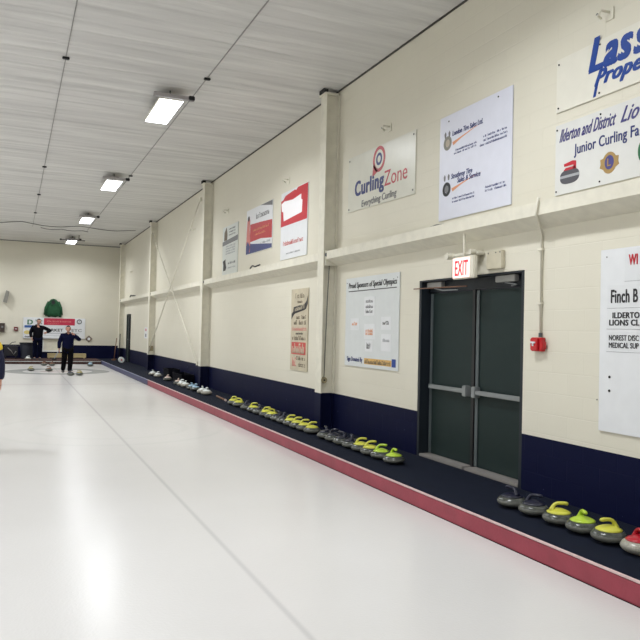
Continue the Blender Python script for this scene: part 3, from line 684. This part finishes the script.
part('neck_opening', PR(EW, disc(EW, 1.70, 1.91+.72, .085, .11, 16), .10, .158), M['black'], t)
part('collar', annulus(bmesh.new(), EW, 1.70, 1.91+.72, .085, .115, .10, .17, sz=1.25), M['green'], t)

t = thing('wall_speaker', 'grey slanted loudspeaker high on the far wall at the left edge', 'speaker', (-.33, YB, 2.55))
part('cabinet', PR(EW, [(-.46, 2.58), (-.30, 2.52), (-.20, 3.05), (-.34, 3.11)], .06, .3), mat('speaker_grey', (132, 130, 122), .6), t)
part('bracket', B(-.36, -.30, YB-.06, YB-.001, 2.78, 2.86), M['grey'], t)
t = thing('control_box', 'dark electrical box on the far wall at the left edge', 'control box', (-.45, YB, 1.2))
part('box', PR(EW, rect(-.72, -.36, 1.2, 1.6), .002, .12), mat('dark_brown_box', (62, 50, 44), .5), t); part('dial', PR(EW, disc(EW, -.46, 1.42, .05, .05), .12, .135), M['dgrey'], t)
t = thing('fire_alarm_pull', 'tiny red alarm box on the far wall left of the sponsor board', 'fire alarm', (.12, YB, 1.26))
part('box', PR(EW, rect(.03, .20, 1.26, 1.44), .002, .07), mat('dark_red', (110, 30, 34), .4), t); part('pull_handle', PR(EW, rect(.07, .16, 1.33, 1.36), .07, .08), M['white'], t)
t = thing('picture_frame', 'small dark framed picture on the far wall right of the sponsor board', 'picture', (3.25, YB, .78))
part('frame', annulus(bmesh.new(), EW, 3.36, .93, .11, .17, .003, .03, n=4), M['pbrown'], t)
t.rotation_euler = (0, 0, 0)
part('backing', PR(EW, rect(3.26, 3.46, .83, 1.03), .003, .028), M['brown'], t); part('picture', PR(EW, rect(3.30, 3.42, .87, .99), .028, .032), M['white'], t)

# bench
t = thing('wooden_bench', 'low light wooden bench against the far wall', 'bench', (2.35, 35.75, 0))
part('seat', B(1.5, 3.22, 35.62, 35.95, .19, .23, bev=.005), M['wood'], t)
part('front_board', B(1.5, 3.22, 35.63, 35.66, .04, .19), M['wood'], t)
for x in (1.55, 2.35, 3.12): part('leg', B(x, x+.06, 35.67, 35.93, .0, .19), M['wood'], t)
# bin
t = thing('trash_bin', 'dark grey round bin left of the person in black', 'bin', (.62, 35.2, 0))
part('barrel', lathe(bmesh.new(), [(.25, 0), (.27, .02), (.31, .66), (.33, .68), (.33, .72), (.30, .72)], 28, (.62, 35.2)), M['bin'], t, False)
part('rim', lathe(bmesh.new(), [(.325, .69), (.345, .69), (.345, .735), (.30, .735), (.30, .70)], 28, (.62, 35.2)), M['black'], t)
for s_ in (-1, 1): part('handle', B(.62+s_*.36-.04, .62+s_*.36+.04, 35.15, 35.25, .55, .60, bev=.01), M['black'], t)
# cart with curved push bar
t = thing('equipment_cart', 'dark low cart with a curved push bar at the far left', 'cart', (-.08, 35.3, 0))
part('body', B(-.36, .22, 35.0, 35.6, .12, .58, bev=.03), M['darknavy'], t)
part('push_bar', tube(bmesh.new(), [(-.15, 35.1, .56), (-.12, 35.1, .66), (-.02, 35.1, .74), (.12, 35.1, .76)], .015), M['black'], t, True)
for x in (-.28, .14):
    for y in (35.1, 35.5): part('wheel', CY((x-.025, y, .065), (x+.025, y, .065), .065, n=18), M['black'], t)
part('hose', tube(bmesh.new(), [(-.2, 34.99, .5), (-.05, 34.96, .35), (.05, 34.96, .2), (.15, 34.98, .35)], .018), M['grey'], t, True)

# brooms and discs in the far corner
def broom(foot, top, mh, mhead, label):
    t = thing('curling_broom', label, 'broom', foot)
    f, q = Vector(foot), Vector(top)
    part('shaft', CY(f+(q-f).normalized()*.06, q, .018), mh, t, True)
    part('brush_head', B(f.x-.10, f.x+.10, f.y-.04, f.y+.04, 0.002, .07, bev=.01), mhead, t)
broom((4.28, 33.85, 0), (4.42, 34.15, 1.02), M['brown'], M['brown'], 'brown wooden broom leaning in the far corner')
broom((4.50, 33.7, 0), (4.57, 34.15, 1.22), M['darknavy'], M['black'], 'black broom leaning beside the brown one in the far corner')
t = thing('white_bucket', 'round white pail lying beside the brooms in the far corner', 'pail', (4.32, 31.6, 0))
part('pail', CY((4.32, 31.6, .125), (4.32, 31.82, .125), .12, n=24), M['whiteh'], t); part('centre', CY((4.32, 31.585, .125), (4.32, 31.61, .125), .035, n=16), M['pred'], t)
# black crate behind the white handled stones
def crate(x0, x1, y0, y1, h, label):
    t = thing('black_crate', label, 'crate', ((x0+x1)/2, (y0+y1)/2, 0), 'black crates by the wall')
    bm = bmesh.new(); th = .02; h *= .8
    box(bm, x0, x1, y0, y1, .0, .03); box(bm, x0, x0+th, y0, y1, .03, h); box(bm, x1-th, x1, y0, y1, .03, h); box(bm, x0+th, x1-th, y0, y0+th, .03, h); box(bm, x0+th, x1-th, y1-th, y1, .03, h)
    part('crate_body', bm, mat('crate_black', (12, 13, 20), .9, spec=.1), t); part('rim', B(x0-.012, x0, y0-.012, y1+.012, h-.03, h), mat('crate_black', (0, 0, 0)), t)
crate(4.38, 4.73, 19.95, 21.2, .30, 'long black crate against the wall behind the white handled stones')
crate(4.32, 4.66, 21.5, 22.3, .38, 'taller black crate against the wall, farther of the two')
# broom handle lying on the mat
t = thing('broom_handle', 'short brown stick lying on the walkway between the white and yellow handled stones', 'stick', (4.25, 15.4, 0))
part('stick', CY((4.24, 14.95, .022), (4.29, 15.85, .022), .02), M['brown'], t, True); part('grip_end', CY((4.237, 14.9, .022), (4.241, 14.96, .022), .022), M['pinkh'], t)

# ------------------------------------------------------------------ curling stones
SR = .915
PROF = [(.062, 0), (.068, .003), (.095, .012), (.125, .028), (.141, .045), (.145, .058), (.142, .072), (.130, .090), (.112, .103), (.090, .112), (.060, .115)]
def stone_proto():
    out = {}
    body = mesh_of(lathe(bmesh.new(), PROF, 40), 'granite_body')
    for p in body.polygons: p.use_smooth = True
    cap = bmesh.new()
    lathe(cap, [(.104, .105), (.107, .111), (.090, .122), (.062, .134), (.036, .143), (.014, .147)], 32)
    cap = mesh_of(cap, 'handle_plate')
    g = bmesh.new()
    pts = [(-.060, .122), (-.056, .140), (-.048, .162), (-.032, .180), (-.010, .189), (.02, .191), (.045, .191), (.070, .188), (.080, .185)]
    tube(g, [(x, 0, z) for x, z in pts], [.030, .023, .017, .0145, .0145, .015, .0155, .015, .009], 12)
    for v in g.verts: v.co.y *= 1.25
    grip = mesh_of(g, 'grip')
    for me in (cap, grip):
        for p in me.polygons: p.use_smooth = True
    return body, cap, grip
SB, SC, SG = stone_proto()
mesh_cache = {}
def mcopy(me, m):
    k = (me.name, m.name)
    if k not in mesh_cache:
        c = me.copy(); c.materials.clear(); c.materials.append(m); mesh_cache[k] = c
    return mesh_cache[k]
def stone(x, y, z, rot, hm, label, group, gm='gran', mini=False):
    t = thing('curling_stone', label, 'curling stone', (x, y, z), group); t.rotation_euler = (0, 0, rot); t.scale = (SR, SR, SR)
    b = bpy.data.objects.new('granite_body', mcopy(SB, M[gm])); C.objects.link(b); b.parent = t
    h = bpy.data.objects.new('handle', mcopy(SC, M[hm])); C.objects.link(h); h.parent = t
    q = bpy.data.objects.new('grip', mcopy(SG, M[hm])); C.objects.link(q); q.parent = h
    return t
R = math.radians
# near row right of the door (grip points the way it does in the photograph)
G1 = 'curling stones on the walkway right of the door'
near = [(5.25, R(100), 'navyh', 'dark handled curling stone at the door threshold, farthest of the near row'),
        (4.955, R(-60), 'navyh', 'dark navy handled curling stone, second of the near row'),
        (4.65, R(-32), 'yellow', 'yellow handled curling stone next to the dark handled ones right of the door'),
        (4.38, R(-116), 'lime', 'lime handled curling stone seen grip end on, in the near row'),
        (4.11, R(168), 'yellow', 'yellow handled curling stone beside the red handled one'),
        (3.82, R(-110), 'redh', 'pale curling stone with red handle at the right edge')]
for i, (y, r, h, l) in enumerate(near):
    stone(4.18, y, .0, r, h, l, G1, 'gran_l' if h == 'redh' else 'gran')
# four yellow + four dark left of the door
G2 = 'curling stones between the nearest column and the door'
ordn = ['first', 'second', 'third', 'fourth']
for i, y in enumerate((7.43, 7.75, 8.03, 8.30)):
    stone(4.18, y, 0, R((-95, -30, -25, -34)[i]), 'lime' if i < 2 else 'yellow', ordn[i]+' yellow handled curling stone counted leftward from the double door', G2)
for i, y in enumerate((8.58, 8.87, 9.15, 9.43)):
    stone(4.18, y, 0, R((70, 110, -60, 80)[i]), 'navyh', ordn[i]+' dark handled curling stone left of the yellow handled four by the door', G2)
# beyond the nearest column
G3 = 'curling stones between the nearest and the second column'
for i, y in enumerate((9.95, 10.25, 10.55, 10.85)):
    stone(4.18, y, 0, R((-28, -34, -24, -30)[i]), 'yellow', ordn[i]+' yellow handled curling stone in the four beyond the nearest column', G3)
for y, h, r, l in ((11.15, 'navyh', 60, 'dark handled curling stone just beyond the four yellow handled ones'), (11.45, 'navyh', 120, 'dark handled curling stone next to the pair of yellow handles below the beige poster'),
                   (11.76, 'yellow', 160, 'yellow handled curling stone, nearer of the pair below the beige poster'), (12.06, 'yellow', -30, 'yellow handled curling stone, farther of the pair below the beige poster'),
                   (12.45, 'navyh', 80, 'dark handled curling stone right of the lone yellow handled one'), (12.80, 'yellow', -28, 'lone yellow handled curling stone between two dark handled ones'),
                   (13.20, 'navyh', 40, 'dark handled curling stone left of the lone yellow handled one'), (13.75, 'yellow', 150, 'yellow handled curling stone, nearer of the farthest yellow pair'),
                   (14.12, 'yellow', -60, 'yellow handled curling stone, farther of the farthest yellow pair')):
    stone(4.18, y, 0, R(r), h, l, G3)
G4 = 'curling stones along the wall near the second column'
for y, h, r, l in ((16.35, 'whiteh', -80, 'white handled curling stone nearest to the camera of the white handled ones'), (16.75, 'whiteh', -110, 'white handled curling stone, second nearest of the white handled ones'),
                   (17.45, 'blueh', -70, 'pale blue handled curling stone just past the second column, nearer of two'), (17.85, 'blueh', -120, 'pale blue handled curling stone just past the second column, farther of two'),
                   (18.55, 'whiteh', -90, 'bright white handled curling stone in front of the long black crate'), (19.0, 'whiteh', -60, 'white handled curling stone in front of the crate, beside the brightest one'),
                   (19.45, 'pinkh', -100, 'dull pale handled curling stone in front of the long black crate'), (20.9, 'pinkh', -80, 'pinkish handled curling stone between the two black crates'),
                   (22.45, 'whiteh', -70, 'white handled curling stone left of the taller black crate, nearer of two'), (23.35, 'whiteh', -110, 'white handled curling stone farthest along the wall')):
    stone(4.18, y, 0, R(r), h, l, G4, 'gran_l' if h == 'whiteh' else 'gran')
G5 = 'curling stones lying on the far ice'
for x, y, h, r, l in ((.64, 28.35, 'oliveh', 0, 'curling stone on the far ice in front of the person in black'), (1.25, 28.15, 'brown', 180, 'curling stone with brownish handle near the middle of the far house'),
                      (1.84, 25.72, 'navyh', 0, 'curling stone touching the foot of the person in navy'), (2.13, 25.78, 'oliveh', 180, 'curling stone on the ice right of the person in navy'),
                      (3.03, 31.5, 'blueh', 0, 'curling stone near the end of the ice on the right side'), (1.53, 31.9, 'brown', 60, 'curling stone near the end of the ice left of the person in navy'), (1.22, 32.1, 'brown', 20, 'curling stone near the end of the ice between the two people')):
    stone(x, y, ZI, R(r), h, l, G5)
stone(.63, 33.9, 0, 0, 'whiteh', 'white topped curling stone on the far walkway in front of the bin', G5, 'gran_l')

# ------------------------------------------------------------------ people
def skin(verts, edges, root=0, levels=2):
    me = bpy.data.meshes.new('skel'); me.from_pydata([v[0] for v in verts], edges, [])
    o = bpy.data.objects.new('skel', me); C.objects.link(o)
    md = o.modifiers.new('Skin', 'SKIN'); md.use_smooth_shade = True
    for i, v in enumerate(verts):
        r = v[1]; r = r if isinstance(r, tuple) else (r, r)
        me.skin_vertices[0].data[i].radius = r; me.skin_vertices[0].data[i].use_root = (i == root)
    s = o.modifiers.new('Sub', 'SUBSURF'); s.levels = levels; s.render_levels = levels
    bpy.context.view_layer.update()
    dg = bpy.context.evaluated_depsgraph_get(); m2 = bpy.data.meshes.new_from_object(o.evaluated_get(dg))
    bpy.data.objects.remove(o); bpy.data.meshes.remove(me)
    return m2
def join_into(bm, me, M4=None):
    if M4 is not None: me.transform(M4)
    bm.from_mesh(me); bpy.data.meshes.remove(me)
def head_mesh(r=.1):
    bm = bmesh.new(); bmesh.ops.create_icosphere(bm, subdivisions=4, radius=1)
    for v in bm.verts:
        x, y, z = v.co
        X = x*.076*(1-.28*max(0, -z)**1.5); Yy = y*.096*(1-.12*max(0, -z)); Z = z*.122
        if y < 0:   # face side
            fz = z
            nose = math.exp(-(x/.16)**2)*math.exp(-((fz+.12)/.2)**2); Yy -= .024*nose
            eye = (math.exp(-((x-.38)/.17)**2)+math.exp(-((x+.38)/.17)**2))*math.exp(-((fz-.1)/.12)**2); Yy += .011*eye
            brow = math.exp(-((fz-.28)/.1)**2)*math.exp(-(x/.6)**4); Yy -= .005*brow
            mouth = math.exp(-(x/.3)**2)*math.exp(-((fz+.5)/.05)**2); Yy += .006*mouth
            chin = math.exp(-(x/.3)**2)*math.exp(-((fz+.85)/.2)**2); Yy -= .012*chin
        v.co = (X, Yy, Z)
    for s_ in (-1, 1):          # ears
        q = bmesh.ops.create_icosphere(bm, subdivisions=2, radius=1)['verts']
        for v in q: v.co = (s_*.078+v.co.x*.012, .012+v.co.y*.02, -.005+v.co.z*.032)
    me = bpy.data.meshes.new('head'); bm.to_mesh(me); bm.free(); return me
def hand_mesh(curl=.5, side=1):
    """hand along -Z from the wrist at the origin, palm facing +Y, thumb towards +X*side"""
    bm = bmesh.new()
    join_into(bm, skin([((0, 0, .02), (.024, .019)), ((0, 0, -.02), (.033, .016)), ((0, 0, -.06), (.040, .015)), ((0, 0, -.088), (.038, .013))], [(0, 1), (1, 2), (2, 3)], 0, 1))
    for k, (fx, L) in enumerate(((.031, .066), (.010, .075), (-.011, .070), (-.031, .055))):
        p = Vector((fx*side, 0, -.080)); vs = [(tuple(p), .0095)]; a = 0
        for seg, f in enumerate((.42, .32, .26)):
            a += curl*(.35+.45*seg)
            p = p+Vector((fx*side*.05, math.sin(a), -math.cos(a)))*L*f*1.05; vs.append((tuple(p), .0085-.0008*seg))
        join_into(bm, skin(vs, [(0, 1), (1, 2), (2, 3)], 0, 1))
    vs = [((.024*side, .002, -.022), .012), ((.048*side, .012, -.044), .0115), ((.058*side, .022, -.070), .010), ((.058*side, .030, -.092), .008)]
    join_into(bm, skin(vs, [(0, 1), (1, 2), (2, 3)], 0, 1))
    me = bpy.data.meshes.new('hand'); bm.to_mesh(me); bm.free(); return me
def align(frm, to, palm):
    """matrix that puts a hand at `to`, pointing from frm to to"""
    zax = (Vector(frm)-Vector(to)).normalized(); y = Vector(palm); y = (y-zax*y.dot(zax)).normalized(); x = y.cross(zax)
    Mx = Matrix((x, y, zax)).transposed().to_4x4(); Mx.translation = Vector(to); return Mx
def person(label, loc, rot, J, mj, mt, head_dir=(0, 0), jacket_name='jacket', extra=None):
    """J: joints (facing -Y); 's' shoulders, 'e' elbows, 'w' wrists, 'h' hips, 'k' knees, 'a' ankles; index 0 = +X side, 1 = -X side"""
    t = thing('person', label, 'person', loc); t.rotation_euler = (0, 0, rot)
    pel, wai, che, nek, hed = J['pelvis'], J['waist'], J['chest'], J['neck'], J['head']
    def limbs(rad_torso, arm, leg, upto_w=True, legs=True, armsr=True, feet=False):
        V = [(pel, rad_torso[0]), (wai, rad_torso[1]), (che, rad_torso[2])]; E = [(0, 1), (1, 2)]
        if rad_torso[3]: V.append((nek, rad_torso[3])); E.append((2, 3))
        for s_ in (0, 1):
            if armsr:
                i = len(V); V += [(J['s'][s_], arm[0]), (J['e'][s_], arm[1]), (J['w'][s_], arm[2])]; E += [(2, i), (i, i+1), (i+1, i+2)]
            if legs:
                i = len(V); V += [(J['h'][s_], leg[0]), (J['k'][s_], leg[1]), (J['a'][s_], leg[2])]; E += [(0, i), (i, i+1), (i+1, i+2)]
                if feet:
                    a = Vector(J['a'][s_]); i = len(V)
                    V.append((tuple(a+Vector((0, -.10, -.05))), (.03, .02))); E.append((i-1, i))
        return V, E
    bm = bmesh.new()
    V, E = limbs(((.135, .10), (.125, .09), (.15, .10), .055), (.055, .042, .03), (.085, .058, .04), feet=True)
    i = len(V); V.append((tuple(Vector(nek).lerp(Vector(hed), .5)), .05)); E.append((3, i))
    join_into(bm, skin(V, E, 0, 2))
    H = Matrix.Translation(Vector(hed)) @ Matrix.Rotation(head_dir[0], 4, 'Z') @ Matrix.Rotation(head_dir[1], 4, 'X')
    join_into(bm, head_mesh(), H)
    for s_ in (0, 1):
        e, w = Vector(J['e'][s_]), Vector(J['w'][s_])
        join_into(bm, hand_mesh(J.get('curl', .5), 1 if s_ == 0 else -1), align(e, w+(w-e).normalized()*.0, J.get('palm', ((-1, 0, 0), (1, 0, 0)))[s_]))
    me = bpy.data.meshes.new('body'); bm.to_mesh(me); bm.free()
    obj('body', me, M['skin'], t, True)
    # jacket: torso and sleeves, a little larger than the body
    P_ = Vector(pel)
    V = [(tuple(P_+Vector((0, 0, -.22))), (.20, .155)), (tuple(P_), (.205, .155)), (wai, (.195, .14)), (che, (.20, .145)), (tuple(Vector(nek)+Vector((0, 0, -.03))), (.095, .085)), (tuple(Vector(nek)+Vector((0, -.012, .045))), (.082, .085))]
    E = [(0, 1), (1, 2), (2, 3), (3, 4), (4, 5)]
    for s_ in (0, 1):
        i = len(V); V += [(J['s'][s_], .088), (J['e'][s_], .072), (J['w'][s_], .054)]; E += [(3, i), (i, i+1), (i+1, i+2)]
    obj(jacket_name, skin(V, E, 0, 2), mj, t, True)
    V = [(pel, (.155, .12))]; E = []
    for s_ in (0, 1):
        i = len(V); V += [(J['h'][s_], .115), (J['k'][s_], .092), (tuple(Vector(J['a'][s_])+Vector((0, 0, -.02))), .076)]; E += [(0, i), (i, i+1), (i+1, i+2)]
    obj('trousers', skin(V, E, 0, 2), mt, t, True)
    for s_ in (0, 1):
        a = Vector(J['a'][s_]); tz = a.z-.045
        me = skin([((a.x, a.y+.05, tz+.004), (.055, .048)), ((a.x, a.y-.06, tz), (.056, .044)), ((a.x, a.y-.19, tz-.008), (.046, .034))], [(0, 1), (1, 2)], 0, 2)
        obj('shoe', me, M['shoe'], t, True)
    bm = bmesh.new(); bmesh.ops.create_icosphere(bm, subdivisions=3, radius=1)
    bmesh.ops.delete(bm, geom=[v for v in bm.verts if v.co.z < -.35 or (v.co.y < -.35 and v.co.z < .45)], context='VERTS')
    for v in bm.verts: v.co = (v.co.x*.084, v.co.y*.104+.004, v.co.z*.124+.008)
    bm.transform(H); obj('hair', bm, M['hair'], t, True)
    for s_ in (-1, 1):
        bm = bmesh.new(); bmesh.ops.create_icosphere(bm, subdivisions=2, radius=.011); bm.transform(H @ Matrix.Translation((s_*.029, -.076, .012)))
        obj('eye', bm, M['ink'], t, True)
    return t
base = dict(pelvis=(0, 0, .95), waist=(0, 0, 1.10), chest=(0, .0, 1.33), neck=(0, .01, 1.50), head=(0, -.01, 1.655))
# person in navy, mid-stride, left hand raised to the ear, other hand holding a broom low
J = dict(base); J['s'] = ((.19, 0, 1.42), (-.19, 0, 1.42)); J['e'] = ((.38, -.08, 1.24), (-.27, .0, 1.14)); J['w'] = ((.20, -.13, 1.44), (-.28, -.10, .92))
J['h'] = ((.09, 0, .90), (-.09, 0, .90)); J['k'] = ((.09, -.10, .50), (-.10, .04, .50)); J['a'] = ((.07, -.08, .09), (-.12, .26, .115)); J['palm'] = ((-1, .2, 0), (1, 0, 0))
J['curl'] = .8
pA = person('person in navy jacket and black trousers on the far ice, hand raised to face', (1.79, 26.7, ZI), 0, J, M['jnavy'], M['tblack']); pA.scale = (1.06, 1, .955)
bpA = thing('curling_broom', 'broom held low in the hand of the person in navy', 'broom', (1.36, 26.65, .55), None)
part('shaft', tube(bmesh.new(), [(1.33, 26.3, .40), (1.50, 26.58, .69), (1.63, 26.85, .95)], .014), mat('silver_shaft', (150, 160, 175), .3, metal=.4), bpA, True)
part('brush_head', B(1.25, 1.41, 26.26, 26.34, .35, .41, bev=.01), M['black'], bpA)
# person in black by the bin, one elbow out
J = dict(base); J['s'] = ((.19, 0, 1.42), (-.19, 0, 1.42)); J['e'] = ((.48, .02, 1.27), (-.27, .02, 1.16)); J['w'] = ((.30, -.16, 1.20), (-.24, -.12, .96))
J['h'] = ((.09, 0, .90), (-.09, 0, .90)); J['k'] = ((.10, -.02, .50), (-.10, 0, .50)); J['a'] = ((.10, .02, .09), (-.10, .02, .09)); J['palm'] = ((-.2, 1, 0), (1, 0, 0))
J['head'] = (.03, -.03, 1.67)
pB = person('person in black jacket standing before the sponsor board with one elbow out', (1.02, 34.4, 0), .1, J, M['jblack'], M['tnavy'], head_dir=(.3, 0))
pB.scale = (1.14, 1.06, 1.02)
# person cut off by the left edge
J = dict(base); J['s'] = ((.19, 0, 1.42), (-.19, 0, 1.42)); J['e'] = ((.25, .02, 1.15), (-.25, .02, 1.15)); J['w'] = ((.26, -.04, .93), (-.26, -.04, .93))
J['h'] = ((.09, 0, .90), (-.09, 0, .90)); J['k'] = ((.10, -.02, .50), (-.10, 0, .50)); J['a'] = ((.10, .02, .09), (-.10, .02, .09)); J['palm'] = ((-1, 0, 0), (1, 0, 0)); J['curl'] = .35
pC = person('person in navy and yellow jacket cut off by the left edge, arm hanging', (-.40, 10.7, ZI), 0, J, mat('navy_sleeve', (17, 22, 52), .85, var=.15), M['tnavy'])
me = skin([((.10, 0, 1.44), .092), ((.195, 0, 1.41), .098), ((.222, .005, 1.30), .088)], [(0, 1), (1, 2)], 0, 2)
obj('shoulder_panel', me, M['yelc'], pC, True)

# ------------------------------------------------------------------ world, camera
w = bpy.data.worlds.new('World'); bpy.context.scene.world = w; w.use_nodes = True
w.node_tree.nodes['Background'].inputs[0].default_value = (.03, .03, .035, 1)
cam = bpy.data.cameras.new('camera'); co = bpy.data.objects.new('camera', cam); C.objects.link(co)
cam.sensor_width = 36; cam.lens = 714/640*36; cam.clip_end = 200; cam.clip_start = .05
Rm = ((0.91855805, 0.02636598, 0.3944058), (-0.39467386, 0.0056621, 0.91880383), (0.021992, -0.99963632, 0.01560693))
mw = Matrix(((Rm[0][0], -Rm[0][1], -Rm[0][2], 0), (Rm[1][0], -Rm[1][1], -Rm[1][2], 0), (Rm[2][0], -Rm[2][1], -Rm[2][2], 1.55), (0, 0, 0, 1)))
co.matrix_world = mw
S = bpy.context.scene; S.camera = co
S.view_settings.view_transform = 'Standard'; S.view_settings.look = 'None'; S.view_settings.exposure = .66; S.view_settings.gamma = 1; S.view_settings.use_curve_mapping = False
